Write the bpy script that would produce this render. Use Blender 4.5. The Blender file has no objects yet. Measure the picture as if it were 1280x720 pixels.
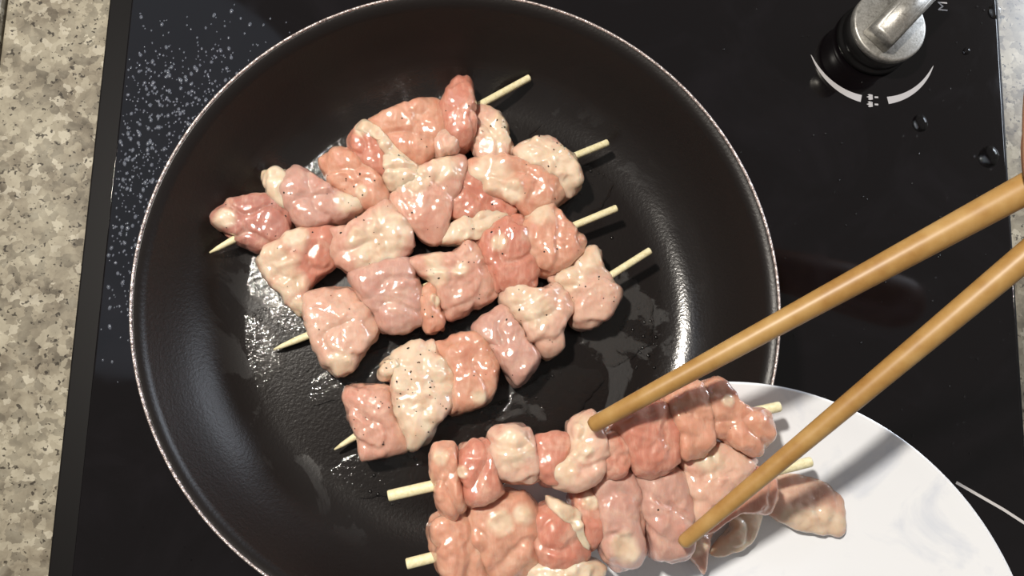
import bpy, bmesh, math, random
import numpy as np
from mathutils import Vector, Matrix, noise

scene = bpy.context.scene
C = scene.collection
PI = math.pi
random.seed(7)

# ------------------------------------------------------------------ camera
F_PX = 1067.0
PITCH, ROLL = 0.1497, -0.1065
CAM = Vector((-0.0199, -0.0508, 0.448))
ROT = Matrix.Rotation(ROLL, 3, 'Y') @ Matrix.Rotation(PITCH, 3, 'X')
cam_data = bpy.data.cameras.new('camera')
cam_data.sensor_width = 36.0
cam_data.lens = F_PX / 1280 * 36.0
cam_data.clip_start = 0.01
cam = bpy.data.objects.new('camera', cam_data)
cam.matrix_world = Matrix.Translation(CAM) @ ROT.to_4x4()
C.objects.link(cam)
scene.camera = cam

# ------------------------------------------------------------------ light
scene.view_settings.view_transform = 'Standard'
scene.view_settings.look = 'None'
scene.view_settings.gamma = 1.0
scene.view_settings.use_curve_mapping = False
scene.view_settings.exposure = 0.10

world = bpy.data.worlds.new('kitchen_air')
scene.world = world
world.use_nodes = True
bg = world.node_tree.nodes['Background']
bg.inputs['Color'].default_value = (0.95, 0.90, 0.85, 1)
bg.inputs['Strength'].default_value = 0.20


def area(name, loc, target, size, power, col):
    d = bpy.data.lights.new(name, 'AREA')
    d.shape = 'DISK'
    d.size = size
    d.energy = power
    d.color = col
    o = bpy.data.objects.new(name, d)
    o.location = loc
    o.rotation_euler = (Vector(target) - Vector(loc)).to_track_quat('-Z', 'Y').to_euler()
    C.objects.link(o)
    return o


area('hood_lamp', (-0.33, 0.24, 0.92), (0.03, -0.02, 0.03), 0.06, 10.4, (1.0, 0.93, 0.83))
area('window_light', (1.55, 0.85, 0.42), (0, 0, 0.03), 0.6, 14.0, (0.80, 0.88, 1.0))
area('added_sheen_light', (-1.1, 0.75, 1.55), (0, 0, 0), 1.3, 1.6, (0.66, 0.80, 1.0))  # broad cool area light added for the bluish sheen on the left glass


# ------------------------------------------------------------------ helpers
def P(px, py, z):
    """photo pixel -> point on the horizontal plane at height z"""
    d = ROT @ Vector(((px - 640) / F_PX, -(py - 360) / F_PX, -1.0))
    k = (z - CAM.z) / d.z
    return CAM + d * k


def tag(o, label=None, cat=None, group=None, kind=None):
    if label: o['label'] = label
    if cat: o['category'] = cat
    if group: o['group'] = group
    if kind: o['kind'] = kind
    return o


def empty(name, loc=(0, 0, 0), rz=0.0):
    o = bpy.data.objects.new(name, None)
    o.empty_display_size = 0.02
    o.location = loc
    o.rotation_euler = (0, 0, rz)
    C.objects.link(o)
    return o


def link(name, me, mat, parent=None, smooth=True):
    """link a mesh given in world coordinates; origin moved to its base"""
    n = len(me.vertices)
    co = np.empty(n * 3)
    me.vertices.foreach_get('co', co)
    co = co.reshape(-1, 3)
    org = np.array([(co[:, 0].min() + co[:, 0].max()) / 2, (co[:, 1].min() + co[:, 1].max()) / 2, co[:, 2].min()])
    co = co - org
    me.vertices.foreach_set('co', co.ravel())
    if smooth:
        me.polygons.foreach_set('use_smooth', np.ones(len(me.polygons), dtype=bool))
    me.update()
    o = bpy.data.objects.new(name, me)
    if mat: me.materials.append(mat)
    C.objects.link(o)
    if parent is not None:
        po = Vector((0, 0, 0))
        q = parent
        while q is not None:
            po += Vector(q.location)
            q = q.parent
        o.parent = parent
        o.location = Vector(org) - po
    else:
        o.location = org
    return o


def mesh(name, verts, faces):
    me = bpy.data.meshes.new(name)
    me.from_pydata([tuple(v) for v in verts], [], faces)
    bm = bmesh.new()
    bm.from_mesh(me)
    bmesh.ops.recalc_face_normals(bm, faces=bm.faces)
    bm.to_mesh(me)
    bm.free()
    return me


def bm_mesh(name, bm):
    me = bpy.data.meshes.new(name)
    bmesh.ops.recalc_face_normals(bm, faces=bm.faces)
    bm.to_mesh(me)
    bm.free()
    return me


def lathe(name, prof, center=(0, 0), seg=128, closed=False):
    vs, fs = [], []
    m = len(prof)
    rings = []
    for (r, z) in prof:
        if r < 1e-6:
            vs.append((center[0], center[1], z))
            rings.append([len(vs) - 1] * seg)
        else:
            b = len(vs)
            for i in range(seg):
                a = 2 * PI * i / seg
                vs.append((center[0] + r * math.cos(a), center[1] + r * math.sin(a), z))
            rings.append(list(range(b, b + seg)))
    pairs = [(k, k + 1) for k in range(m - 1)]
    if closed: pairs.append((m - 1, 0))
    for (a, b) in pairs:
        A, B = rings[a], rings[b]
        for i in range(seg):
            j = (i + 1) % seg
            f = []
            for v in (A[i], A[j], B[j], B[i]):
                if v not in f: f.append(v)
            if len(f) > 2: fs.append(f)
    return mesh(name, vs, fs)


def prism(name, pts, z0, z1, bevel=0.0, seg=3):
    bm = bmesh.new()
    lo = [bm.verts.new((p[0], p[1], z0)) for p in pts]
    f = bm.faces.new(lo)
    r = bmesh.ops.extrude_face_region(bm, geom=[f])
    top = [e for e in r['geom'] if isinstance(e, bmesh.types.BMVert)]
    for v in top: v.co.z = z1
    bmesh.ops.recalc_face_normals(bm, faces=bm.faces)
    if bevel:
        bmesh.ops.bevel(bm, geom=list(bm.edges), offset=bevel, segments=seg, profile=0.5, affect='EDGES')
    return bm_mesh(name, bm)


def flat(name, polys, z, th=0.00012):
    """thin printed layer(s) with a little thickness"""
    bm = bmesh.new()
    for pts in polys:
        vs = [bm.verts.new((p[0], p[1], z)) for p in pts]
        f = bm.faces.new(vs)
        r = bmesh.ops.extrude_face_region(bm, geom=[f])
        for v in r['geom']:
            if isinstance(v, bmesh.types.BMVert): v.co.z = z + th
    return bm_mesh(name, bm)


def tube(name, pts, radii, seg=16, cap=True):
    """round bar through pts with a radius at each"""
    pts = [Vector(p) for p in pts]
    vs, fs = [], []
    up = Vector((0, 0, 1))
    for i, p in enumerate(pts):
        t = (pts[min(i + 1, len(pts) - 1)] - pts[max(i - 1, 0)]).normalized()
        a = t.cross(up)
        if a.length < 1e-4: a = t.cross(Vector((1, 0, 0)))
        a.normalize()
        b = a.cross(t)
        for k in range(seg):
            th = 2 * PI * k / seg
            vs.append(p + (a * math.cos(th) + b * math.sin(th)) * radii[i])
    for i in range(len(pts) - 1):
        for k in range(seg):
            j = (k + 1) % seg
            fs.append([i * seg + k, i * seg + j, (i + 1) * seg + j, (i + 1) * seg + k])
    if cap:
        fs.append(list(range(seg)))
        fs.append(list(range((len(pts) - 1) * seg, len(pts) * seg)))
    return mesh(name, vs, fs)


# ------------------------------------------------------------------ materials
class M:
    """tiny node-tree helper"""

    def __init__(s, name):
        s.mat = bpy.data.materials.new(name)
        s.mat.use_nodes = True
        s.t = s.mat.node_tree
        s.b = s.t.nodes['Principled BSDF']

    def n(s, typ, **kw):
        nd = s.t.nodes.new(typ)
        for k, v in kw.items():
            if k.startswith('_'):
                setattr(nd, k[1:], v)
            else:
                key = k.replace('__', ' ')
                nd.inputs[key].default_value = v
        return nd

    def l(s, a, b):
        s.t.links.new(a, b)

    def set(s, **kw):
        for k, v in kw.items():
            s.b.inputs[k.replace('_', ' ')].default_value = v
        return s

    def coord(s, kind='Object'):
        return s.n('ShaderNodeTexCoord').outputs[kind]

    def noise(s, vec, scale, detail=4, rough=.55, dist=0.0):
        nd = s.n('ShaderNodeTexNoise')
        nd.inputs['Scale'].default_value = scale
        nd.inputs['Detail'].default_value = detail
        nd.inputs['Roughness'].default_value = rough
        nd.inputs['Distortion'].default_value = dist
        s.l(vec, nd.inputs['Vector'])
        return nd.outputs['Fac']

    def ramp(s, fac, stops, interp='LINEAR'):
        nd = s.n('ShaderNodeValToRGB')
        nd.color_ramp.interpolation = interp
        el = nd.color_ramp.elements
        while len(el) < len(stops): el.new(0.5)
        for e, (p, c) in zip(el, stops):
            e.position = p
            e.color = (*c, 1) if len(c) == 3 else c
        s.l(fac, nd.inputs['Fac'])
        return nd.outputs['Color']

    def mix(s, fac, a, b, mode='MIX'):
        nd = s.n('ShaderNodeMix', _data_type='RGBA', _blend_type=mode)
        for i, v in ((0, fac), (6, a), (7, b)):
            if isinstance(v, (int, float)): nd.inputs[i].default_value = v
            elif isinstance(v, tuple): nd.inputs[i].default_value = (*v, 1)
            else: s.l(v, nd.inputs[i])
        return nd.outputs[2]

    def math(s, op, a, b=0.0):
        nd = s.n('ShaderNodeMath', _operation=op)
        for i, v in ((0, a), (1, b)):
            if isinstance(v, (int, float)): nd.inputs[i].default_value = v
            else: s.l(v, nd.inputs[i])
        return nd.outputs[0]

    def rng(s, v, a, b, c=0.0, d=1.0):
        nd = s.n('ShaderNodeMapRange')
        s.l(v, nd.inputs['Value'])
        for i, x in zip((1, 2, 3, 4), (a, b, c, d)): nd.inputs[i].default_value = x
        return nd.outputs[0]

    def bump(s, h, strength, dist, normal=None):
        nd = s.n('ShaderNodeBump')
        nd.inputs['Strength'].default_value = strength
        nd.inputs['Distance'].default_value = dist
        s.l(h, nd.inputs['Height'])
        if normal is not None: s.l(normal, nd.inputs['Normal'])
        return nd.outputs['Normal']


def lin(r, g, b):
    f = lambda c: (c / 255 / 12.92) if c <= 10 else ((c / 255 + .055) / 1.055) ** 2.4
    return (f(r), f(g), f(b))


def mat_granite():
    m = M('granite')
    v = m.coord()
    base = m.ramp(m.noise(v, 80, 6, .62, .4), [(.30, lin(84, 76, 64)), (.44, lin(134, 124, 108)), (.56, lin(174, 165, 146)), (.70, lin(200, 193, 174))])
    vor = m.n('ShaderNodeTexVoronoi', _feature='F1')
    vor.inputs['Scale'].default_value = 230
    vor.inputs['Randomness'].default_value = 1.0
    nn = m.n('ShaderNodeTexNoise')
    nn.inputs['Scale'].default_value = 300
    m.l(v, nn.inputs['Vector'])
    vm = m.n('ShaderNodeVectorMath', _operation='MULTIPLY_ADD')
    m.l(nn.outputs['Color'], vm.inputs[0])
    vm.inputs[1].default_value = (.006, .006, .006)
    m.l(v, vm.inputs[2])
    m.l(vm.outputs[0], vor.inputs['Vector'])
    sep = m.n('ShaderNodeSeparateColor')
    m.l(vor.outputs['Color'], sep.inputs[0])
    gcol = m.ramp(sep.outputs[0], [(0, lin(92, 85, 74)), (.25, lin(132, 123, 107)), (.5, lin(164, 155, 136)), (.75, lin(196, 188, 168)), (.92, lin(224, 217, 198))], 'CONSTANT')
    col = m.mix(.2, m.mix(.5, base, gcol), (.0, .0, .0))
    patch = m.rng(m.noise(v, 26, 3, .5), .42, .62)
    col = m.mix(m.math('MULTIPLY', patch, .25), col, lin(190, 184, 164))
    sp = m.rng(m.noise(v, 420, 2, .5), .63, .68)
    col = m.mix(m.math('MULTIPLY', sp, .85), col, lin(48, 42, 36))
    m.l(col, m.b.inputs['Base Color'])
    m.set(Roughness=.28)
    return m.mat


def mat_simple(name, col, rough=.4, metal=0.0, **kw):
    m = M(name)
    m.set(Roughness=rough, Metallic=metal)
    m.b.inputs['Base Color'].default_value = (*col, 1)
    for k, v in kw.items(): m.b.inputs[k.replace('_', ' ')].default_value = v
    return m.mat


def mat_glass_top():
    m = M('black_glass')
    v = m.coord()
    smear = m.rng(m.noise(v, 14, 5, .6, 1.2), .48, .72)
    col = m.mix(smear, lin(13, 10, 12), lin(20, 17, 20))
    m.l(col, m.b.inputs['Base Color'])
    m.l(m.rng(smear, 0, 1, .05, .13), m.b.inputs['Roughness'])
    return m.mat


def mat_nonstick():
    m = M('black_nonstick')
    v = m.coord()
    big = m.noise(v, 22, 6, .62, .8)
    stain = m.rng(big, .545, .575)
    geo = m.n('ShaderNodeSeparateXYZ')
    m.l(v, geo.inputs[0])
    r = m.math('SQRT', m.math('ADD', m.math('MULTIPLY', geo.outputs[0], geo.outputs[0]), m.math('MULTIPLY', geo.outputs[1], geo.outputs[1])))
    inner = m.rng(r, .118, .095)
    stain = m.math('MULTIPLY', stain, inner)
    col = m.mix(m.math('MULTIPLY', stain, .75), lin(25, 21, 20), lin(58, 57, 57))
    m.l(col, m.b.inputs['Base Color'])
    speck = m.rng(m.noise(v, 420, 2, .5), .45, .75)
    rough = m.mix(inner, (.36, .36, .36), m.mix(stain, (.24, .24, .24), (.40, .40, .40)))
    ring = m.math('MULTIPLY', m.rng(r, .096, .102), m.rng(r, .120, .112))
    smear = m.math('MULTIPLY', ring, m.rng(m.noise(v, 14, 3, .5), .38, .52))
    rough = m.mix(smear, rough, (.17, .17, .17))
    m.l(m.rng(smear, 0, 1, .32, .75), m.b.inputs['Specular IOR Level'])
    m.l(rough, m.b.inputs['Roughness'])
    m.l(m.bump(m.noise(v, 700, 2, .6), .16, .0006), m.b.inputs['Normal'])
    return m.mat


def mat_oil():
    m = M('cooking_oil')
    v = m.coord()
    out = m.t.nodes['Material Output']
    gl = m.n('ShaderNodeBsdfGlossy')
    gl.inputs['Roughness'].default_value = .08
    nrm = m.bump(m.noise(v, 430, 3, .55, .6), 1.0, .00034)
    nrm2 = m.bump(m.noise(v, 800, 2, .5), .5, .0002, nrm)
    m.l(nrm2, gl.inputs['Normal'])
    tr = m.n('ShaderNodeBsdfTransparent')
    tr.inputs['Color'].default_value = (.97, .96, .95, 1)
    fr = m.n('ShaderNodeFresnel')
    fr.inputs['IOR'].default_value = 1.47
    m.l(nrm2, fr.inputs['Normal'])
    mx = m.n('ShaderNodeMixShader')
    m.l(fr.outputs[0], mx.inputs[0])
    m.l(tr.outputs[0], mx.inputs[1])
    m.l(gl.outputs[0], mx.inputs[2])
    m.l(mx.outputs[0], out.inputs['Surface'])
    return m.mat


def mat_water(name='water', tint=.82, rough=.05, ior=1.33):
    m = M(name)
    out = m.t.nodes['Material Output']
    gl = m.n('ShaderNodeBsdfGlossy')
    gl.inputs['Roughness'].default_value = rough
    tr = m.n('ShaderNodeBsdfTransparent')
    tr.inputs['Color'].default_value = (tint, tint, tint, 1)
    fr = m.n('ShaderNodeFresnel')
    fr.inputs['IOR'].default_value = ior
    mx = m.n('ShaderNodeMixShader')
    m.l(fr.outputs[0], mx.inputs[0])
    m.l(tr.outputs[0], mx.inputs[1])
    m.l(gl.outputs[0], mx.inputs[2])
    m.l(mx.outputs[0], out.inputs['Surface'])
    return m.mat


def mat_meat():
    m = M('raw_chicken')
    v = m.coord()
    tint = m.n('ShaderNodeAttribute', _attribute_name='tint', _attribute_type='OBJECT').outputs['Color']
    oi = m.n('ShaderNodeObjectInfo').outputs['Random']
    off = m.n('ShaderNodeVectorMath', _operation='ADD')
    m.l(v, off.inputs[0])
    cmb = m.n('ShaderNodeCombineXYZ')
    m.l(oi, cmb.inputs[0]); m.l(oi, cmb.inputs[1])
    m.l(cmb.outputs[0], off.inputs[1])
    v = off.outputs[0]
    fat = m.n('ShaderNodeAttribute', _attribute_name='fat').outputs['Fac']
    n1 = m.noise(v, 95, 4, .6, .6)
    blush = m.rng(n1, .50, .74)
    pale = m.rng(n1, .46, .26)
    col = m.mix(m.math('MULTIPLY', blush, .55), tint, m.mix(.7, tint, lin(190, 112, 92)))
    col = m.mix(m.math('MULTIPLY', pale, .55), col, lin(220, 186, 164))
    # muscle fibre
    mp = m.n('ShaderNodeMapping')
    mp.inputs['Scale'].default_value = (420, 90, 420)
    mp.inputs['Rotation'].default_value = (0, 0, .7)
    m.l(v, mp.inputs['Vector'])
    fib = m.noise(mp.outputs[0], 1.0, 3, .6)
    col = m.mix(m.math('MULTIPLY', m.rng(fib, .5, .75), .28), col, lin(240, 206, 186))
    fcol = m.ramp(m.noise(v, 140, 3, .5), [(.3, lin(212, 184, 156)), (.7, lin(230, 212, 188))])
    col = m.mix(fat, col, fcol)
    m.l(col, m.b.inputs['Base Color'])
    m.set(Roughness=.5, Specular_IOR_Level=.25, Subsurface_Weight=.45, Subsurface_Scale=.006, Coat_Weight=1.0, Coat_Roughness=.06, Coat_IOR=1.7)
    m.b.inputs['Subsurface Radius'].default_value = (1.0, .38, .25)
    b = m.bump(m.noise(v, 300, 4, .6), .35, .0008)
    m.l(b, m.b.inputs['Normal'])
    wet = m.rng(m.noise(v, 130, 2, .5), .40, .60)
    cbn = m.n('ShaderNodeBump')
    cbn.inputs['Distance'].default_value = .00042
    m.l(m.noise(v, 560, 2, .5), cbn.inputs['Height'])
    m.l(m.rng(wet, 0, 1, .3, 1.0), cbn.inputs['Strength'])
    pass
    cb = cbn.outputs['Normal']
    m.l(cb, m.b.inputs['Coat Normal'])
    return m.mat


def mat_wood(name, c0, c1, c2, rough, sc):
    m = M(name)
    v = m.coord()
    mp = m.n('ShaderNodeMapping')
    mp.inputs['Scale'].default_value = sc
    m.l(v, mp.inputs['Vector'])
    g = m.noise(mp.outputs[0], 1.0, 5, .6)
    col = m.ramp(g, [(.3, c0), (.5, c1), (.72, c2)])
    m.l(col, m.b.inputs['Base Color'])
    m.set(Roughness=rough)
    m.l(m.bump(g, .15, .0005), m.b.inputs['Normal'])
    return m.mat


def mat_plate():
    m = M('porcelain')
    v = m.coord()
    mar = m.rng(m.noise(v, 24, 5, .6, 1.0), .50, .70)
    col = m.mix(m.math('MULTIPLY', mar, .55), lin(240, 243, 248), lin(188, 198, 218))
    m.l(col, m.b.inputs['Base Color'])
    m.set(Roughness=.16, Coat_Weight=.3, Coat_Roughness=.05)
    return m.mat


def mat_rim():
    m = M('bare_rim')
    v = m.coord()
    g = m.rng(m.noise(v, 520, 3, .7), .35, .62)
    m.l(m.mix(g, lin(120, 108, 104), lin(240, 226, 222)), m.b.inputs['Base Color'])
    m.set(Metallic=.75)
    m.l(m.rng(g, 0, 1, .55, .32), m.b.inputs['Roughness'])
    m.l(m.bump(m.noise(v, 900, 2, .5), .6, .001), m.b.inputs['Normal'])
    return m.mat


def mat_steel():
    m = M('brushed_steel')
    v = m.coord()
    g = m.noise(v, 900, 4, .7)
    d = m.rng(m.noise(v, 260, 4, .65), .52, .66)
    col = m.mix(m.rng(g, .4, .7), lin(168, 166, 160), lin(205, 203, 198))
    col = m.mix(m.math('MULTIPLY', d, .45), col, lin(86, 82, 74))
    m.l(col, m.b.inputs['Base Color'])
    m.set(Metallic=.7, Roughness=.42)
    m.l(m.bump(g, .2, .0004), m.b.inputs['Normal'])
    return m.mat


def mat_skin():
    m = M('skin')
    v = m.coord()
    n1 = m.noise(v, 60, 4, .6)
    m.l(m.ramp(n1, [(.3, lin(196, 140, 108)), (.7, lin(222, 172, 140))]), m.b.inputs['Base Color'])
    m.set(Roughness=.45, Subsurface_Weight=.2, Subsurface_Scale=.006)
    m.l(m.bump(m.noise(v, 500, 3, .6), .2, .0008), m.b.inputs['Normal'])
    return m.mat


GRANITE = mat_granite()
GLASS = mat_glass_top()
TRAY = mat_simple('black_enamel', lin(15, 13, 13), .5, Specular_IOR_Level=.2)
NONSTICK = mat_nonstick()
RIM = mat_rim()
STEEL = mat_steel()
BLACK = mat_simple('black_plastic', lin(14, 13, 13), .35)
IRON = mat_simple('cast_iron', lin(22, 21, 21), .7)
PRINT = mat_simple('grey_print', lin(190, 188, 190), .5)
LINE = mat_simple('white_print', lin(214, 210, 208), .4)
OIL = mat_oil()
WATER = mat_water()
BEADS = mat_water('oil_bead', .9, .22, 1.6)
SPRAY = mat_simple('water_spot_sheen', lin(136, 142, 156), .12, Alpha=.4)  # dried-spot grey with the drops' bluish reflected light put into the colour
MEAT = mat_meat()
BAMBOO = mat_wood('bamboo', lin(216, 204, 158), lin(232, 222, 180), lin(242, 234, 200), .5, (700, 700, 700))
STICKWOOD = mat_wood('chopstick_wood', lin(148, 106, 52), lin(168, 130, 74), lin(184, 150, 96), .42, (60, 60, 60))
PORCELAIN = mat_plate()
PEPPER = mat_simple('black_pepper', lin(26, 20, 16), .7)
SKIN = mat_skin()

# ------------------------------------------------------------------ counter and cooktop
YAW = -0.0294
XL, XR = -0.1935, 0.317          # cooktop edges along its own x axis
ct_axis = Vector((math.cos(YAW), math.sin(YAW), 0))
ct_perp = Vector((-math.sin(YAW), math.cos(YAW), 0))


def K(u, w, z=0.0):
    """cooktop coordinates -> world"""
    p = ct_axis * u + ct_perp * w
    return Vector((p.x, p.y, z))


def rect(u0, u1, w0, w1):
    return [K(u0, w0), K(u1, w0), K(u1, w1), K(u0, w1)]


counter = tag(empty('countertop', (0, 0, -0.038)), 'speckled beige and grey granite worktop around the black cooktop', 'countertop')
counter['kind'] = 'structure'
seam = P(4, 30, -0.008)
us = seam.dot(ct_axis)
link('granite_slab', prism('granite_slab', rect(us + .0006, XR + .10, -.75, .60), -.038, -.008, .001, 2), GRANITE, counter)
link('granite_upstand', prism('granite_upstand', rect(us - .022, us - .0006, -.75, .60), -.038, -.004, .0015, 2), GRANITE, counter)

cook = tag(empty('cooktop', K((XL + XR) / 2, -.1, -.008)), 'black glass gas cooktop with a steel knob set in the granite', 'cooktop')
W0, W1 = -.50, .30
link('frame', prism('frame', rect(XL, XR, W0, W1), -.0079, -.0012, .0012, 3), TRAY, cook)
link('glass_panel', prism('glass_panel', rect(XL + .0118, XR - .0022, W0 + .006, W1 - .006), -.0011, 0.0, .0009, 3), GLASS, cook)
# burner below the pan
link('burner_base', lathe('burner_base', [(0, .0005), (.062, .0005), (.062, .004), (.052, .008), (.04, .010), (.04, .016), (0, .016)], seg=64), STEEL, cook)
link('burner_cap', lathe('burner_cap', [(0, .0165), (.036, .0165), (.038, .019), (.036, .022), (0, .024)], seg=64), IRON, cook)

# knob
KC = P(1090, 50, 0)
kn = link('control_knob', lathe('control_knob', [(0, .0150), (.0208, .0150), (.0214, .0156), (.0214, .0190), (.0210, .0198), (.0202, .0201), (0, .0201)], (KC.x, KC.y), 96), STEEL, cook)
link('knob_skirt', lathe('knob_skirt', [(0, .0002), (.0218, .0002), (.0222, .0010), (.0219, .0034), (.0208, .0044), (.0206, .0056), (.0206, .0148), (0, .0149)], (KC.x, KC.y), 96), BLACK, kn)
ang = math.radians(46)
dx, dn = Vector((math.cos(ang), math.sin(ang), 0)), Vector((-math.sin(ang), math.cos(ang), 0))
bm = bmesh.new()
sec = [(-.0086, .0202), (-.0080, .0300), (-.0052, .0335), (.0052, .0335), (.0080, .0300), (.0086, .0202)]
r0 = [bm.verts.new(KC + dx * -.0165 + dn * a + Vector((0, 0, z))) for a, z in sec]
r1 = [bm.verts.new(KC + dx * .036 + dn * a + Vector((0, 0, z))) for a, z in sec]
for i in range(6):
    j = (i + 1) % 6
    bm.faces.new((r0[i], r0[j], r1[j], r1[i]))
bm.faces.new(r0); bm.faces.new(r1)
bmesh.ops.recalc_face_normals(bm, faces=bm.faces)
bmesh.ops.bevel(bm, geom=list(bm.edges), offset=.0007, segments=2, affect='EDGES')
link('grip_bar', bm_mesh('grip_bar', bm), STEEL, kn)

# printed dial marks
Ro = (P(1015, 73, 0) - KC).length


def crescent(a0, a1, t0, t1, n=28):
    out, inn = [], []
    for i in range(n + 1):
        s = i / n
        a = math.radians(a0 + (a1 - a0) * s)
        t = t0 + (t1 - t0) * (s ** .7)
        c = Vector((math.cos(a), math.sin(a), 0))
        out.append(KC + c * Ro); inn.append(KC + c * (Ro - t))
    return out + inn[::-1]


link('dial_mark', flat('dial_mark', [crescent(196, 256, .0001, .0044)], .0001), PRINT, cook, False)
link('dial_mark', flat('dial_mark', [crescent(339, 281, .0001, .0044)], .0001), PRINT, cook, False)


def flame_icon(px, py):
    c = P(px, py, 0)
    polys = []
    for off, ln in ((-.0009, .0022), (.0, .0030), (.0009, .0022)):     # tongues point away from the cook (-x)
        polys.append([c + Vector((.0008, off - .0005, 0)), c + Vector((.0008, off + .0005, 0)), c + Vector((-ln * .5, off + .0006 + off * .3, 0)), c + Vector((-ln, off * 1.5, 0)), c + Vector((-ln * .5, off - .0006 + off * .3, 0))])
    polys.append([c + Vector((.0020, -.0005, 0)), c + Vector((.0042, -.0005, 0)), c + Vector((.0042, .0005, 0)), c + Vector((.0020, .0005, 0))])
    return polys


for (px, py) in ((1089, 121.5), (1089, 130.5)):
    link('flame_icon', flat('flame_icon', flame_icon(px, py), .0001), PRINT, cook, False)

# the letter M at the start of the print beside the knob
cu = bpy.data.curves.new('letter', 'FONT')
cu.body = 'M'
cu.size = .0086
cu.extrude = .00005
cu.align_x = 'CENTER'; cu.align_y = 'CENTER'
to = bpy.data.objects.new('letter', cu)
C.objects.link(to)
bpy.context.view_layer.update()
me = bpy.data.meshes.new_from_object(to.evaluated_get(bpy.context.evaluated_depsgraph_get()))
bpy.data.objects.remove(to)
mp = P(1179, 8, .00015)
me.transform(Matrix.Translation(mp) @ Matrix.Rotation(PI / 2 + YAW, 4, 'Z'))
link('printed_letter', me, PRINT, cook, False)

# thin printed line at the lower right
a, b = P(1195, 603, 0), P(1310, 673, 0)
n_ = (b - a).normalized().cross(Vector((0, 0, 1))) * .0008
mid = (a + b) / 2 + n_.normalized() * -.0008
poly = [a - n_, mid - n_, b - n_, b + n_, mid + n_, a + n_]
link('printed_line', flat('printed_line', [poly], .0001), LINE, cook, False)

# pan support under the pan
sup = tag(empty('pan_support', (0, 0, 0)), 'black iron trivet under the frying pan', 'trivet')
for i in range(5):
    a = 2 * PI * i / 5 + .3
    c, s = math.cos(a), math.sin(a)
    pts = [(c * .085, s * .085, .004), (c * .088, s * .088, .030), (c * .080, s * .080, .0375), (c * .045, s * .045, .0385)]
    link('prong', tube('prong', pts, [.0035] * 4, 10), IRON, sup)
link('ring', lathe('ring', [(.081, .0002), (.089, .0002), (.089, .006), (.081, .006)], seg=64, closed=True), IRON, sup)

# ------------------------------------------------------------------ frying pan
ZB = .0455            # inner base of the pan
pan = tag(empty('frying_pan', (0, 0, .042)), 'round black nonstick frying pan with a bare metal rim', 'frying pan')
inner = [(0, ZB), (.06, ZB), (.092, ZB), (.100, ZB + .0004), (.107, ZB + .0022), (.1135, ZB + .0060), (.1195, ZB + .0115), (.1250, ZB + .0180), (.1300, ZB + .0255), (.1345, ZB + .0330), (.1380, .0845)]
outer = [(.1392, .0840), (.1365, .0780), (.1325, .0710), (.1270, .0630), (.1215, .0560), (.1150, .0495), (.1080, .0450), (.1000, .0428), (.09, .0422), (0, .0422)]
link('pan_body', lathe('pan_body', inner + outer, seg=192), NONSTICK, pan)
link('rim', lathe('rim', [(.1384, .0842), (.1386, .0850), (.1391, .0853), (.1396, .0849), (.1395, .0838), (.1388, .0834)], seg=256, closed=True), RIM, pan)
ha = math.radians(252)
hd = Vector((math.cos(ha), math.sin(ha), 0))
hs = [hd * .131 + Vector((0, 0, .068)), hd * .150 + Vector((0, 0, .074)), hd * .18 + Vector((0, 0, .082)), hd * .24 + Vector((0, 0, .092)), hd * .31 + Vector((0, 0, .097)), hd * .325 + Vector((0, 0, .0965))]
link('handle', tube('handle', hs, [.007, .0085, .010, .0125, .0115, .006], 20), BLACK, pan)

# ------------------------------------------------------------------ chicken
def catmull(pts, n=10):
    out = []
    m = len(pts)
    for i in range(m):
        p0, p1, p2, p3 = pts[i - 1], pts[i], pts[(i + 1) % m], pts[(i + 2) % m]
        for k in range(n):
            t = k / n
            out.append(0.5 * ((2 * p1) + (p2 - p0) * t + (2 * p0 - 5 * p1 + 4 * p2 - p3) * t * t + (3 * p1 - p0 - 3 * p2 + p3) * t ** 3))
    return out


def radial(poly, c, n):
    """outline radius from c for n angles"""
    res = []
    m = len(poly)
    for k in range(n):
        a = 2 * PI * k / n
        d = (math.cos(a), math.sin(a))
        best = 0
        for i in range(m):
            p, q = poly[i], poly[(i + 1) % m]
            ex, ey = q[0] - p[0], q[1] - p[1]
            den = d[0] * ey - d[1] * ex
            if abs(den) < 1e-14: continue
            wx, wy = p[0] - c[0], p[1] - c[1]
            t = (wx * ey - wy * ex) / den
            s = (wx * d[1] - wy * d[0]) / den
            if t > best and -1e-6 <= s <= 1 + 1e-6: best = t
        res.append(best)
    lo = sum(res) / n * .35
    return [max(r, lo) for r in res]


_seed = [0]


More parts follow.
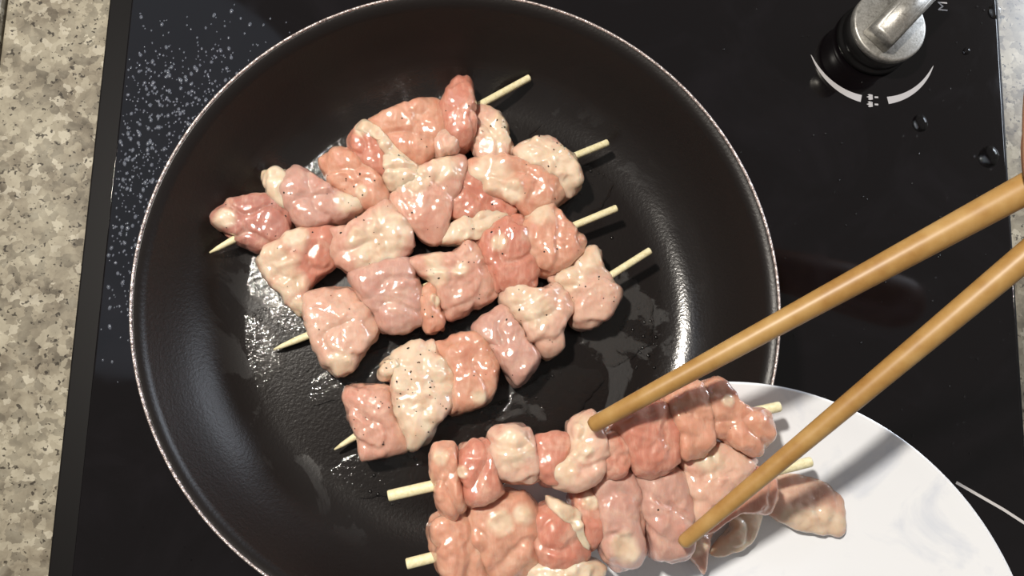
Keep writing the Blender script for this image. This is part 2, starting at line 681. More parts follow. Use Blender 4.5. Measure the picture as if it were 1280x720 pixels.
def chicken(name, outline, zm, up, dn, tint, parent, fat=(), fatbase=0.0, n=3.7, rough=1.0, pepper=0, NT=112, NR=30, ctr=None, floor_z=None, grow=1.06):
    """an irregular lump of meat: outline in photo pixels at its widest height zm, up/dn thickness above and below"""
    _seed[0] += 1
    sd = Vector((_seed[0] * 3.17, _seed[0] * 1.73, _seed[0] * 2.31))
    w = [P(x, y, zm) for x, y in outline]
    w2 = [Vector((p.x, p.y, 0)) for p in w]
    if ctr is None:
        A = cx = cy = 0
        for i in range(len(w2)):
            p, q = w2[i], w2[(i + 1) % len(w2)]
            cr = p.x * q.y - q.x * p.y
            A += cr; cx += (p.x + q.x) * cr; cy += (p.y + q.y) * cr
        c = Vector((cx / (3 * A), cy / (3 * A), 0))
    else:
        c = P(ctr[0], ctr[1], zm); c.z = 0
    sm = catmull(w2, 8)
    R = radial(sm, c, NT)
    # low-pass outline: shapes the crown so that the corners do not run to the middle
    ft = np.fft.rfft(np.array(R))
    ft[3:] = 0
    RS = np.fft.irfft(ft, NT)
    fb = [(P(x, y, zm + up * .6), r * (CAM.z - zm) / F_PX) for x, y, r in fat]
    size = sum(R) / NT
    tilt = Vector((noise.noise(sd + Vector((5, 0, 0))), noise.noise(sd + Vector((0, 5, 0))), 0)) * .28
    vs, fatv = [], []
    sup = lambda q: max(0.0, 1 - q ** n) ** (1 / n)
    rows = [(0, -1), (.35, -sup(.35)), (.65, -sup(.65)), (.85, -sup(.85))]
    rows += [(sup(z), -z) for z in (.75, .5, .25)] + [(1, 0)]
    zc = sup(.84)
    rows += [(sup(zc * k / 7), zc * k / 7) for k in range(1, 8)]
    rows += [(.84 * (1 - k / 18) ** 1.0, sup(.84 * (1 - k / 18))) for k in range(1, 18)] + [(0, 1)]
    NR = len(rows) - 1
    for i, (rf, zf) in enumerate(rows):
        cnt = 1 if i in (0, NR) else NT
        for k in range(cnt):
            a = 2 * PI * k / NT
            wgt = min(1, rf) ** 3
            r = (R[k] * wgt + RS[k] * (1 - wgt)) * rf * grow if cnt > 1 else 0
            x, y = c.x + math.cos(a) * r, c.y + math.sin(a) * r
            z = zm + (up if zf > 0 else dn) * zf
            if zf > 0: z += (tilt.x * (x - c.x) + tilt.y * (y - c.y)) * zf * .8
            p = Vector((x, y, z))
            q = p * 1.0 + sd
            nr = Vector((math.cos(a) * rf, math.sin(a) * rf, zf))
            if nr.length > 0: nr.normalize()
            d = noise.noise(q * 70) * .0016 + noise.noise(q * 170) * .0009 + noise.noise(q * 400) * .00050
            rd = 1 - abs(noise.noise(q * 62 + Vector((9, 2, 4))))
            d -= max(0, rd - .82) / .18 * .0013          # folds
            f = fatbase
            for (bp, br) in fb:
                dd = math.hypot(x - bp.x, y - bp.y) / br + noise.noise(q * 190) * .35
                f = max(f, .88 * min(1, max(0, (1.25 - dd) / .55)))
            if f > .02: d += f * (.0007 + noise.noise(q * 220 + Vector((3, 3, 3))) * .0016)
            d *= rough
            p += nr * d
            if floor_z is not None and p.z < floor_z: p.z = floor_z
            vs.append(p)
            fatv.append(f)
    fs = []
    def idx(i, k):
        if i == 0: return 0
        if i == NR: return 1 + (NR - 1) * NT
        return 1 + (i - 1) * NT + k % NT
    for i in range(NR):
        for k in range(NT):
            f = []
            for v in (idx(i, k), idx(i, k + 1), idx(i + 1, k + 1), idx(i + 1, k)):
                if v not in f: f.append(v)
            fs.append(f)
    me = mesh(name, vs, fs)
    at = me.attributes.new('fat', 'FLOAT', 'POINT')
    at.data.foreach_set('value', np.array(fatv, dtype=np.float32))
    o = link(name, me, MEAT, parent)
    o['tint'] = [float(x) for x in tint]
    if pepper:
        rnd = random.Random(_seed[0])
        bm = bmesh.new()
        for _ in range(int(pepper * 1.6)):
            want = math.sqrt(rnd.uniform(.01, .80))
            i = min(range(9, NR), key=lambda q: abs(rows[q][0] - want))
            p = vs[idx(i, rnd.randint(0, NT - 1))]
            s = rnd.choice((.0002, .00026, .00032, .00045))
            mt = Matrix.Translation(p + Vector((0, 0, s * .3))) @ Matrix.Rotation(rnd.uniform(0, 6), 4, 'Z') @ Matrix.Rotation(rnd.uniform(-.6, .6), 4, 'X') @ Matrix.Diagonal((s * rnd.uniform(.8, 1.7), s, s * .6, 1))
            bmesh.ops.create_icosphere(bm, subdivisions=1, radius=1, matrix=mt)
        pp = link('pepper_specks', bm_mesh('pepper_specks', bm), PEPPER, o, False)
        pp['kind'] = 'stuff'
    return o


def stick(parent, tip, end, z0, z1, r, pointed=True):
    a, b = P(tip[0], tip[1], z0), P(end[0], end[1], z1)
    d = (b - a)
    L = d.length
    d = d / L
    if pointed:
        pts = [a, a + d * .004, a + d * .011, a + d * .018, b - d * .0004, b]
        rr = [.0004, .0011, .0016, r, r, r * .88]
    else:
        pts = [a, a + d * .0005, b - d * .0005, b]
        rr = [r * .88, r, r, r * .88]
    return link('bamboo_stick', tube('bamboo_stick', pts, rr, 18), BAMBOO, parent)


PK = lin(206, 158, 139)       # ordinary pink
SAL = lin(205, 151, 126)      # salmon
RED = lin(195, 130, 110)      # reddish
MAU = lin(197, 154, 140)      # mauve pink
PAL = lin(212, 172, 152)      # pale
DRK = lin(178, 122, 109)      # dark
CRM = lin(216, 192, 168)      # creamy

# (outline, tint, fat blobs, fatbase, up, dn-bias, pepper)
SK_A = [
    ([(267, 272), (287, 252), (317, 247), (353, 250), (365, 277), (360, 300), (330, 313), (308, 307), (283, 290)], DRK, [(283, 275, 12)], 0, .0085, 5),
    ([(350, 232), (360, 218), (378, 210), (398, 222), (425, 240), (450, 252), (443, 271), (400, 285), (372, 283), (358, 262)], MAU, [(438, 252, 16)], 0, .0110, 4),
    ([(400, 205), (408, 192), (425, 189), (448, 198), (468, 215), (484, 240), (480, 258), (455, 262), (432, 245), (410, 228)], SAL, [(452, 240, 8)], 0, .0090, 5),
    ([(436, 180), (446, 163), (463, 158), (480, 172), (496, 196), (498, 222), (478, 226), (455, 212), (440, 198)], RED, [(455, 160, 12)], 0, .0110, 3),
    ([(462, 156), (478, 146), (505, 137), (540, 127), (554, 138), (558, 170), (545, 196), (525, 211), (500, 200), (480, 178)], SAL, [], 0, .0118, 3),
    ([(551, 140), (560, 113), (575, 100), (588, 108), (592, 135), (596, 165), (585, 188), (566, 190), (553, 170)], RED, [], 0, .0150, 2),
    ([(590, 140), (608, 138), (626, 152), (637, 175), (638, 194), (622, 208), (602, 206), (588, 185), (584, 160)], PAL, [(622, 165, 22)], 0, .0090, 5),
    ([(540, 180), (550, 168), (568, 172), (576, 184), (568, 198), (548, 200)], PAL, [], 0, .0140, 0),
]
SK_B = [
    ([(326, 332), (336, 312), (356, 298), (382, 290), (408, 286), (424, 296), (422, 328), (404, 346), (388, 360), (386, 380), (380, 392), (366, 386), (352, 364), (336, 350)], RED, [(345, 330, 26), (362, 356, 20), (374, 382, 14), (370, 300, 16)], 0, .0080, 4),
    ([(410, 290), (440, 284), (462, 266), (478, 249), (492, 258), (508, 278), (516, 304), (510, 318), (484, 336), (456, 343), (430, 336), (414, 320)], PK, [(485, 290, 28), (470, 318, 26), (448, 300, 12)], 0, .0110, 6),
    ([(486, 252), (500, 230), (528, 216), (562, 198), (582, 206), (576, 236), (564, 268), (553, 302), (532, 303), (512, 284), (496, 268)], PK, [(520, 226, 18), (556, 212, 18), (500, 222, 16)], 0, .0115, 6),
    ([(572, 222), (592, 212), (616, 224), (640, 252), (642, 268), (618, 278), (585, 280), (563, 272), (564, 248)], RED, [], 0, .0070, 2),
    ([(584, 205), (612, 198), (648, 202), (686, 210), (708, 228), (706, 248), (682, 268), (656, 272), (640, 256), (614, 250), (594, 232)], SAL, [(612, 222, 26), (640, 240, 14)], 0, .0115, 3),
    ([(642, 192), (662, 180), (690, 178), (702, 190), (718, 204), (722, 234), (706, 248), (692, 232), (672, 220), (652, 208)], PAL, [(668, 192, 24), (700, 205, 24), (712, 228, 16)], 0, .0125, 6),
    ([(478, 196), (500, 200), (522, 212), (527, 226), (510, 240), (488, 242), (480, 222)], CRM, [(500, 220, 26)], 0, .0125, 4),
]
SK_C = [
    ([(382, 386), (386, 369), (424, 360), (446, 368), (474, 404), (472, 420), (450, 446), (430, 463), (406, 458), (394, 434), (386, 415)], PAL, [(428, 456, 16)], 0, .0105, 2),
    ([(439, 350), (458, 336), (504, 324), (520, 344), (529, 372), (528, 404), (500, 418), (478, 414), (466, 392), (450, 372)], MAU, [], 0, .0115, 0),
    ([(528, 362), (544, 354), (552, 376), (556, 400), (552, 414), (534, 417), (526, 396)], SAL, [(545, 375, 8)], 0, .0095, 2),
    ([(510, 330), (535, 321), (565, 320), (586, 302), (606, 330), (619, 350), (617, 372), (590, 388), (562, 400), (550, 384), (544, 356), (524, 345)], PK, [(542, 326, 13), (545, 345, 14), (575, 340, 10)], 0, .0110, 7),
    ([(598, 298), (622, 280), (650, 274), (664, 304), (674, 338), (658, 362), (622, 366), (612, 342), (600, 318)], RED, [(622, 305, 10)], 0, .0115, 4),
    ([(651, 286), (672, 264), (688, 256), (702, 275), (726, 298), (728, 316), (704, 336), (684, 344), (664, 330), (654, 310)], SAL, [(676, 268, 16)], 0, .0125, 2),
    ([(552, 304), (558, 290), (578, 276), (606, 267), (634, 269), (622, 284), (600, 296), (572, 304)], CRM, [(590, 284, 30)], .4, .0070, 4),
]
SK_D = [
    ([(431, 494), (438, 484), (462, 482), (487, 486), (496, 520), (510, 550), (504, 562), (462, 573), (452, 569), (445, 543), (435, 518)], PK, [], 0, .0115, 9),
    ([(490, 470), (491, 444), (512, 431), (540, 427), (549, 444), (573, 472), (571, 496), (552, 520), (540, 541), (514, 563), (507, 548), (496, 520), (492, 492)], PAL, [(512, 450, 34), (530, 480, 34), (520, 520, 34), (550, 470, 26), (520, 550, 26)], .35, .0120, 24),
    ([(545, 434), (560, 424), (582, 416), (608, 424), (620, 450), (618, 482), (606, 504), (584, 512), (564, 516), (552, 500), (566, 478)], SAL, [(598, 496, 9)], 0, .0105, 2),
    ([(592, 412), (608, 393), (630, 385), (644, 402), (660, 425), (676, 446), (666, 466), (646, 483), (634, 472), (618, 446), (604, 428)], MAU, [], 0, .0120, 3),
    ([(627, 376), (640, 355), (664, 364), (692, 359), (708, 376), (713, 390), (702, 406), (701, 432), (682, 448), (664, 430), (646, 402)], PAL, [(652, 375, 22), (672, 390, 20)], 0, .0125, 5),
    ([(690, 350), (718, 330), (732, 315), (747, 315), (753, 340), (773, 366), (769, 382), (754, 402), (732, 411), (714, 406), (711, 384), (702, 362)], PAL, [(732, 325, 20), (712, 346, 18)], 0, .0120, 6),
    ([(476, 460), (484, 450), (496, 446), (500, 462), (492, 472), (479, 472)], CRM, [(488, 460, 20)], .8, .0110, 3),
]


def make_skewer(pieces, tip, end, label, zt, ze, extra=()):
    a = P(tip[0], tip[1], ZB)
    root = tag(empty('chicken_skewer', (a.x, a.y, ZB)), label, 'skewer', 'raw chicken skewers in the frying pan')
    stick(root, tip, end, ZB + zt, ZB + ze, .00175)
    for (ol, tint, fat, fbase, up, pep) in pieces:
        zm = ZB + .0095
        o = chicken('chicken_piece', ol, zm, up, .0093, tint, root, fat, fbase, pepper=pep, floor_z=ZB + .0002)
    return root


make_skewer(SK_A, (262, 316), (662, 97), 'raw chicken skewer whose pointed tip carries a small dark pink lump', .0125, .0110)
make_skewer(SK_B, (398, 326), (760, 178), 'raw chicken skewer with a white curled flap of fat hiding its tip', .008, .014)
make_skewer(SK_C, (342, 437), (771, 260), 'raw chicken skewer of smooth pink cubes next to the white fat skewer', .004, .016)
make_skewer(SK_D, (418, 562), (813, 313), 'raw chicken skewer with a big peppered white lump of fat', .006, .018)
# lobe of fat on the first skewer
for o in list(C.objects):
    if o.name.startswith('chicken_skewer') and 'dark pink lump' in o['label']: rootA = o
pieceA2 = [c for c in rootA.children if c.name.startswith('chicken_piece')][1]
chicken('fat_lobe', [(330, 232), (333, 218), (348, 216), (360, 222), (366, 246), (360, 262), (344, 252), (334, 246)], ZB + .010, .0085, .0085, CRM, pieceA2, [], .95, NT=56, NR=22, floor_z=ZB + .0002)

pieceA4 = [c for c in rootA.children if c.name.startswith('chicken_piece')][3]
chicken('fat_lobe', [(446, 166), (452, 157), (464, 156), (480, 168), (496, 186), (512, 202), (506, 216), (494, 212), (482, 194), (472, 178), (458, 170)], ZB + .0165, .0050, .0050, CRM, pieceA4, [], .85, NT=64, NR=22, ctr=(478, 178))

# ------------------------------------------------------------------ plate
ZR = .1085
PC = Vector((.1059, -.1631, ZR))
PR = .1266
zp = ZR - .0225
prof = [(0, zp + .0055), (.055, zp + .0055), (.072, zp + .0062), (.083, zp + .0092), (PR * .86, zp + .0150), (PR * .95, zp + .0196), (PR - .0012, zp + .0222), (PR - .0002, zp + .0224), (PR, zp + .0215), (PR - .0015, zp + .0200), (PR * .93, zp + .0160), (.085, zp + .0055), (.070, zp + .0022), (.066, zp), (.062, zp), (.060, zp + .0020), (0, zp + .0020)]
plate = tag(link('plate', lathe('plate', prof, (PC.x, PC.y), 192), PORCELAIN), 'white porcelain plate with faint blue marbling held over the pan edge', 'plate')

SK_E = [
    ([(539, 562), (552, 556), (568, 562), (572, 595), (580, 630), (566, 645), (546, 630), (540, 595)], SAL, [(550, 570, 9)], 0, .0100, 0),
    ([(573, 578), (584, 554), (602, 550), (616, 560), (622, 595), (626, 614), (600, 628), (580, 624)], RED, [(577, 590, 7)], 0, .0110, 0),
    ([(613, 543), (638, 534), (661, 534), (670, 566), (673, 594), (640, 604), (618, 590)], PAL, [(640, 560, 24)], 0, .0125, 0),
    ([(668, 552), (690, 544), (712, 546), (718, 570), (706, 600), (678, 602), (668, 580)], RED, [], 0, .0100, 0),
    ([(710, 534), (722, 522), (737, 517), (748, 540), (756, 568), (746, 598), (710, 609), (688, 597), (686, 580), (708, 564)], PAL, [(730, 532, 14), (724, 560, 16), (705, 585, 16)], 0, .0120, 0),
    ([(748, 552), (762, 538), (780, 540), (788, 568), (774, 596), (752, 594)], RED, [], 0, .0095, 0),
    ([(766, 534), (782, 512), (806, 504), (830, 506), (843, 528), (845, 565), (841, 586), (814, 592), (790, 586), (778, 558)], RED, [], 0, .0125, 0),
    ([(826, 504), (838, 486), (860, 476), (876, 482), (883, 512), (886, 552), (868, 567), (846, 568), (840, 538)], SAL, [], 0, .0120, 1),
    ([(874, 488), (892, 477), (906, 482), (918, 505), (950, 514), (962, 536), (957, 556), (938, 568), (902, 550), (884, 540), (880, 512)], SAL, [(905, 500, 8)], 0, .0110, 1),
]
SK_F = [
    ([(538, 660), (552, 640), (578, 632), (592, 662), (602, 695), (606, 726), (572, 726), (550, 706)], SAL, [], 0, .0110, 0),
    ([(578, 630), (615, 613), (655, 620), (668, 650), (667, 690), (645, 716), (610, 720), (592, 678)], SAL, [(625, 650, 14), (652, 640, 12)], 0, .0120, 0),
    ([(666, 646), (692, 630), (714, 652), (732, 690), (708, 708), (672, 704), (663, 674)], RED, [], 0, .0125, 0),
    ([(664, 700), (700, 702), (744, 700), (742, 722), (700, 730), (660, 728)], CRM, [(700, 715, 40)], .5, .0100, 0),
    ([(712, 620), (726, 604), (742, 606), (750, 640), (748, 676), (734, 684), (720, 650)], RED, [(736, 626, 10)], 0, .0100, 0),
    ([(738, 602), (764, 584), (788, 588), (800, 636), (802, 676), (788, 702), (766, 704), (748, 684), (744, 646)], MAU, [(778, 682, 18)], 0, .0125, 0),
    ([(788, 590), (814, 584), (845, 586), (856, 610), (861, 642), (858, 686), (818, 692), (806, 656)], MAU, [], 0, .0122, 1),
    ([(844, 570), (866, 566), (876, 556), (898, 555), (936, 573), (926, 592), (904, 616), (886, 636), (866, 648), (856, 614)], PAL, [(884, 574, 18)], 0, .0120, 0),
    ([(884, 618), (910, 590), (944, 586), (966, 606), (956, 638), (916, 640), (888, 662), (868, 660), (866, 645)], SAL, [], 0, .0090, 0),
]


def plate_skewer(pieces, tip, end, label, zt, ze, zm_l, zm_r):
    a = P(tip[0], tip[1], zt)
    root = tag(empty('chicken_skewer', (a.x, a.y, zt - .01)), label, 'skewer', 'raw chicken skewers on the plate')
    stick(root, tip, end, zt, ze, .0021, False)
    for (ol, tint, fat, fbase, up, pep) in pieces:
        xm = sum(p[0] for p in ol) / len(ol)
        s = (xm - tip[0]) / (end[0] - tip[0])
        zm = zm_l + (zm_r - zm_l) * s
        chicken('chicken_piece', ol, zm, up, .0095, tint, root, fat, fbase, pepper=pep, grow=1.11)
    return root


rootE = plate_skewer(SK_E, (485, 620), (975, 508), 'raw chicken skewer lying across the plate edge, upper chopstick on it', .1195, .1215, .1190, .1210)
rootF = plate_skewer(SK_F, (508, 705), (1014, 577), 'raw chicken skewer lying on the plate under the lower chopstick', .1120, .1150, .1110, .1130)
pF = [c for c in rootF.children if c.name.startswith('chicken_piece')][2]
chicken('fat_strip', [(686, 622), (706, 630), (722, 642), (730, 664), (738, 686), (728, 684), (714, 660), (698, 644), (688, 636)], .1195, .0050, .0050, CRM, pF, [], .85, NT=56, NR=20)

g1 = chicken('chicken_slice', [(960, 606), (974, 594), (1002, 594), (1030, 604), (1052, 624), (1053, 646), (1048, 668), (1008, 662), (972, 650), (956, 634)], zp + .0105, .0036, .0040, PAL, None, [(1020, 655, 24), (990, 650, 18), (1044, 655, 18)], 0, n=2.4, rough=.6)
tag(g1, 'flat two-tone chicken slice lying loose on the plate beside the skewers', 'meat')
g2 = chicken('chicken_strip', [(914, 640), (934, 634), (951, 638), (946, 660), (932, 681), (908, 693), (889, 691), (898, 674), (912, 662)], zp + .0105, .0045, .0045, CRM, None, [(930, 655, 30)], .3, n=2.3, rough=.6)
tag(g2, 'pale curved strip of chicken on the plate below the lower chopstick', 'meat')
g3 = chicken('chicken_scrap', [(856, 664), (876, 656), (892, 662), (884, 690), (880, 716), (868, 702), (856, 688)], zp + .0105, .0045, .0045, PAL, None, [(870, 680, 12)], 0, n=2.3, rough=.6)
tag(g3, 'small pink chicken scrap hanging from the meat on the plate', 'meat')

# ------------------------------------------------------------------ chopsticks
def chopstick(tip, edge, z_tip, z_edge, ext, r0, r1, label):
    a, b = P(tip[0], tip[1], z_tip), P(edge[0], edge[1], z_edge)
    d = (b - a)
    c = a + d * ext
    n = 12
    pts = [a, a + d.normalized() * .0015] + [a + (c - a) * (k / n) for k in range(1, n + 1)]
    Lr = (c - a).length
    rr = [r0 * .7, r0] + [r0 + (r1 - r0) * min(1.15, (k / n) * ext) for k in range(1, n + 1)]
    o = link('chopstick', tube('chopstick', pts, rr, 24), STICKWOOD)
    tag(o, label, 'chopstick', 'chopsticks over the plate')
    return a, b, c


CH1 = chopstick((738, 533), (1280, 237), .1375, .200, 1.95, .0030, .0051, 'wooden chopstick pressing on the skewer at the plate edge')
CH2 = chopstick((852, 680), (1280, 322), .1300, .196, 1.95, .0027, .0045, 'wooden chopstick crossing the white plate')

# ------------------------------------------------------------------ oil, drops
def in_poly(x, y, poly):
    c = False
    n = len(poly)
    for i in range(n):
        x0, y0 = poly[i]; x1, y1 = poly[i - 1]
        if (y0 > y) != (y1 > y) and x < (x1 - x0) * (y - y0) / (y1 - y0) + x0: c = not c
    return c


def puddle(bm, cx, cy, rx, ry, rot, seed, z=ZB + .0003, th=.0004):
    n = 64
    c = P(cx, cy, z)
    s = (CAM.z - z) / F_PX
    rings = []
    sd = Vector((seed * 2.3, seed * 5.1, 0))
    for q, (rf, h) in enumerate(((1.0, 0), (.96, th * .55), (.88, th * .9), (.5, th))):
        ring = []
        for k in range(n):
            a = 2 * PI * k / n
            w = 1 + .30 * noise.noise(sd + Vector((math.cos(a) * 1.3, math.sin(a) * 1.3, 0))) + .12 * noise.noise(sd + Vector((math.cos(a) * 4, math.sin(a) * 4, 3)))
            x, y = rx * s * rf * w * math.cos(a), ry * s * rf * w * math.sin(a)
            cr, sr = math.cos(rot), math.sin(rot)
            ring.append(bm.verts.new((c.x + x * cr - y * sr, c.y + x * sr + y * cr, z + h)))
        rings.append(ring)
    for A, B in zip(rings, rings[1:]):
        for k in range(n):
            bm.faces.new((A[k], A[(k + 1) % n], B[(k + 1) % n], B[k]))
    bm.faces.new(rings[-1])


bm = bmesh.new()
for i, p in enumerate([(415, 190, 55, 22, .6), (345, 350, 38, 48, .3), (372, 395, 34, 30, 0), (440, 470, 60, 26, .5), (500, 160, 60, 24, .4), (640, 150, 36, 28, 0), (720, 240, 46, 36, .3), (300, 440, 44, 60, .5), (770, 400, 50, 60, .2), (560, 545, 80, 26, .35), (480, 590, 60, 30, .1), (690, 500, 70, 34, .4)]):
    puddle(bm, *p, i + 1)
oil = link('cooking_oil', bm_mesh('cooking_oil', bm), OIL)
tag(oil, 'shiny film of cooking oil pooled around the skewers in the pan', 'oil', kind='stuff')


def dome(bm, c, r, h, seg=8, sx=1.0, rot=0.0):
    rings = []
    for rf, hf in ((1, 0), (.85, .55), (.5, .88)):
        rings.append([bm.verts.new((c.x + r * rf * (math.cos(a) * sx * math.cos(rot) - math.sin(a) * math.sin(rot)), c.y + r * rf * (math.cos(a) * sx * math.sin(rot) + math.sin(a) * math.cos(rot)), c.z + h * hf)) for a in [2 * PI * k / seg for k in range(seg)]])
    for A, B in zip(rings, rings[1:]):
        for k in range(seg): bm.faces.new((A[k], A[(k + 1) % seg], B[(k + 1) % seg], B[k]))
    t = bm.verts.new((c.x, c.y, c.z + h))
    for k in range(seg): bm.faces.new((rings[-1][k], rings[-1][(k + 1) % seg], t))


rnd = random.Random(3)
bm = bmesh.new()
cl = [(270, 480, 40, 90, 70), (330, 350, 30, 50, 50), (380, 400, 40, 30, 40), (420, 190, 60, 25, 40), (520, 130, 60, 20, 25), (440, 470, 50, 25, 30), (740, 220, 60, 60, 30), (640, 480, 90, 40, 35), (820, 400, 40, 80, 40), (480, 620, 60, 50, 25), (560, 620, 20, 50, 10)]
for (cx, cy, sx, sy, n) in cl:
    for _ in range(n):
        x, y = rnd.gauss(cx, sx * .5), rnd.gauss(cy, sy * .5)
        p = P(x, y, ZB + .0001)
        if math.hypot(p.x, p.y) > .097: continue
        r = rnd.choice((.0004, .0005, .0006, .0009))
        dome(bm, p, r, r * .8, 8)
od = link('oil_beads', bm_mesh('oil_beads', bm), BEADS)
tag(od, 'tiny beads of oil spattered over the base of the pan', 'oil', kind='stuff')

# fine spray of water drops on the glass left of the pan
bm = bmesh.new()
cnt = 0
while cnt < 1500:
    x, y = rnd.uniform(120, 420), rnd.triangular(0, 520, 130)
    p = P(x, y, .00005)
    if math.hypot(p.x, p.y) < .12 or p.dot(ct_axis) < XL + .0135: continue
    dens = 1.0 if y < 340 else max(.12, 1 - (y - 340) / 180)
    if x > 300: dens *= .5
    if y < 60: dens *= .6
    if rnd.random() > dens: continue
    r = rnd.choice((.0003, .0004, .0004, .0005, .0006, .0009))
    dome(bm, p, r, r * .45, 8, rnd.uniform(1, 1.7), rnd.uniform(1.2, 1.9))
    cnt += 1
sp = link('water_spray', bm_mesh('water_spray', bm), SPRAY)
tag(sp, 'fine spray of water spots on the black glass beside the granite', 'water', kind='stuff')
bm = bmesh.new()
for _ in range(150):
    x, y = rnd.uniform(860, 1262), rnd.uniform(0, 600)
    p = P(x, y, .00005)
    if p.dot(ct_axis) > XR - .006 or math.hypot(p.x, p.y) < .15 or (p - KC).length < .026: continue
    r = rnd.choice((.0003, .0004, .0005, .0006))
    dome(bm, p, r, r * .8, 8)
for _ in range(40):
    x, y = rnd.uniform(100, 330), rnd.uniform(480, 720)
    p = P(x, y, .00005)
    if p.dot(ct_axis) < XL + .0135 or math.hypot(p.x, p.y) < .15: continue
    dome(bm, p, .0003, .0003, 8)
sp2 = link('water_specks', bm_mesh('water_specks', bm), BEADS)
tag(sp2, 'scattered tiny water specks on the dark glass around the knob', 'water', kind='stuff')

for (px, py, r, h, lab) in ((1150, 154, .0046, .0016, 'round clear water drop on the glass just below the dial mark'),
                            (1236, 196, .0060, .0018, 'largest clear water drop on the glass near the granite and chopstick'),
                            (1244, 14, .0042, .0016, 'clear water drop on the glass edge nearest the printed letter'),
                            (1208, 64, .0020, .0012, 'small clear water drop on the glass to the side of the knob')):
    bm = bmesh.new()
    p = P(px, py, .00005)
    n = 32
    dome(bm, p, r, h, n, 1.15, rnd.uniform(0, 3))
    tag(link('water_drop', bm_mesh('water_drop', bm), WATER), lab, 'water drop', 'larger water drops on the cooktop')

# ------------------------------------------------------------------ hand holding the chopsticks
def skin_mesh(name, nodes, edges, root=0, sub=2):
    me = bpy.data.meshes.new(name)
    me.from_pydata([tuple(n[0]) for n in nodes], edges, [])
    o = bpy.data.objects.new(name, me)
    C.objects.link(o)
    sk = o.modifiers.new('skin', 'SKIN')
    sk.use_smooth_shade = True
    for i, n in enumerate(nodes):
        r = n[1]
        me.skin_vertices[0].data[i].radius = r if isinstance(r, tuple) else (r, r)
        me.skin_vertices[0].data[i].use_root = (i == root)
    sb = o.modifiers.new('sub', 'SUBSURF')
    sb.levels = sb.render_levels = sub
    bpy.context.view_layer.update()
    out = bpy.data.meshes.new_from_object(o.evaluated_get(bpy.context.evaluated_depsgraph_get()))
    bpy.data.objects.remove(o)
    return out


def along(ch, t):
    return ch[0] + (ch[2] - ch[0]) * t


G1 = CH1[1]                                   # where the upper chopstick leaves the frame
d1 = (CH1[2] - CH1[0]).normalized()
d2 = (CH2[2] - CH2[0]).normalized()
U = Vector((0, 0, 1))
fy = Vector((0.10, 0.99, 0)).normalized()     # finger direction back from the tips
t1 = G1 - d1 * .0012
t2 = CH2[1] + d2 * .012
nodes, edges = [], []


def chain(pts, rad, start=None):
    prev = start
    for p, r in zip(pts, rad):
        nodes.append((Vector(p), r)); k = len(nodes) - 1
        if prev is not None: edges.append((prev, k))
        prev = k
    return prev


palm = t1 + Vector((.070, .066, .012))
chain([palm], [(.022, .014)])
wr = chain([palm + Vector((.040, .006, .006)), palm + Vector((.075, .006, .012)), palm + Vector((.150, -.004, .025)), palm + Vector((.260, -.016, .045))], [(.022, .016), .021, .027, .032], 0)
ix = t1 + U * .0125
kn_i, kn_m, kn_r, kn_p = (palm + Vector(v) for v in ((-.034, .022, .012), (-.038, .006, .004), (-.036, -.010, -.006), (-.028, -.024, -.014)))
chain([kn_i, ix + Vector((.001, .046, .012)), ix + Vector((-.0015, .024, .006)), ix + Vector((0, .004, .000)), ix + Vector((0, -.003, -.001))], [.0105, .0088, .0080, .0072, .0058], 0)
mx_ = (t1 + t2) / 2 + d1 * .006
chain([kn_m, mx_ + Vector((.006, .046, .008)), mx_ + Vector((0, .022, -.002)), mx_ + Vector((0, .004, -.003)), mx_ + Vector((0, -.003, -.003))], [.0105, .0090, .0080, .0072, .0058], 0)
rx_ = t2 - U * .0125 + d2 * .008
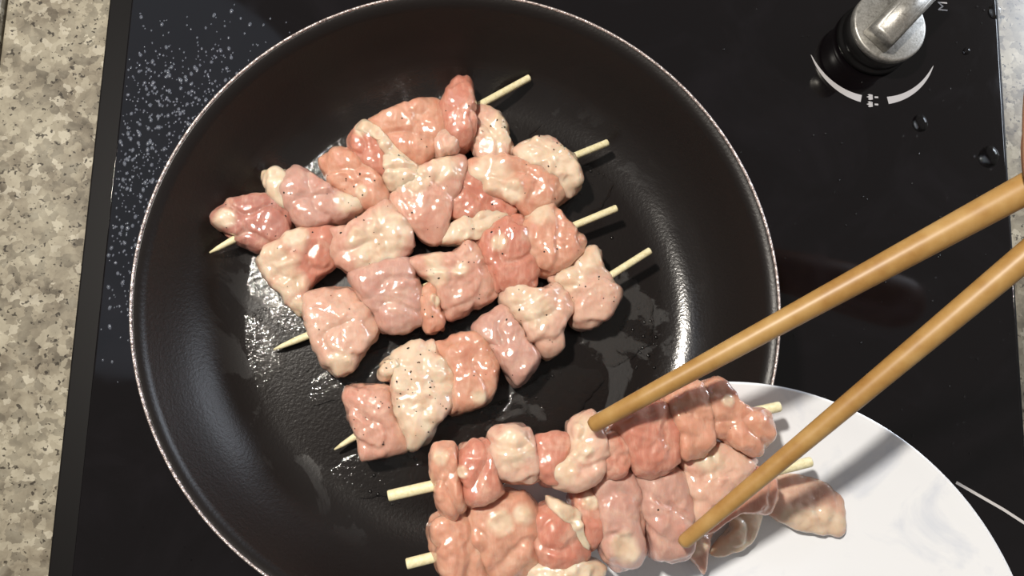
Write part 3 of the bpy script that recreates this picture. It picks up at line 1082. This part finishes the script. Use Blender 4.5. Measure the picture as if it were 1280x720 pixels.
chain([kn_r, rx_ + Vector((.010, .044, .006)), rx_ + Vector((.003, .022, -.002)), rx_ + Vector((.001, .004, 0)), rx_ + Vector((0, -.003, .001))], [.0100, .0086, .0078, .0070, .0056], 0)
px_ = rx_ + d2 * .018 - U * .008
chain([kn_p, px_ + Vector((.012, .036, .0)), px_ + Vector((.006, .018, -.004)), px_ + Vector((.004, .004, -.002))], [.0090, .0076, .0068, .0056], 0)
th = t1 + d1 * .020 + Vector((.006, -.011, .004))
chain([palm + Vector((.020, -.022, .006)), th + Vector((.036, .006, .004)), th + Vector((.014, .0, .002)), th + Vector((0, .001, 0))], [.0135, .0110, .0094, .0074], 0)
hand = link('hand', skin_mesh('hand', nodes, edges), SKIN)
tag(hand, 'bare hand closing its fingers on both chopsticks', 'hand')

# the other hand carries the plate: fingers under it, thumb over the edge
nodes, edges = [], []
pa = math.radians(-52)
rd = Vector((math.cos(pa), math.sin(pa), 0))          # outward from the plate centre
tg = Vector((-math.sin(pa), math.cos(pa), 0))
ep = Vector((PC.x, PC.y, 0)) + rd * PR                # plate edge
H = lambda o, t, z: ep + rd * o + tg * t + Vector((0, 0, z))
chain([H(.034, .0, zp - .004)], [(.024, .015)])
chain([H(.070, .002, zp - .010), H(.105, .006, zp - .010), H(.19, .02, zp + .004), H(.29, .04, zp + .03)], [(.023, .017), .021, .027, .032], 0)
for off, sp_, ln in ((-.026, -.034, .90), (-.009, -.012, 1.0), (.008, .010, .97), (.024, .030, .80)):
    chain([H(.012, off, zp - .001), H(-.022 * ln, sp_, zp - .0065), H(-.044 * ln, sp_ * 1.06, zp - .0075), H(-.060 * ln, sp_ * 1.08, zp - .0070), H(-.067 * ln, sp_ * 1.08, zp - .0060)], [.0105, .0088, .0078, .0070, .0056], 0)
chain([H(.030, -.030, zp + .014), H(.012, -.040, zp + .030), H(-.010, -.044, ZR + .0085), H(-.022, -.046, ZR + .0045)], [.0125, .0105, .0092, .0070], 0)
hand2 = link('hand', skin_mesh('hand', nodes, edges), SKIN)
tag(hand2, 'bare hand carrying the white plate with its thumb on the edge', 'hand')
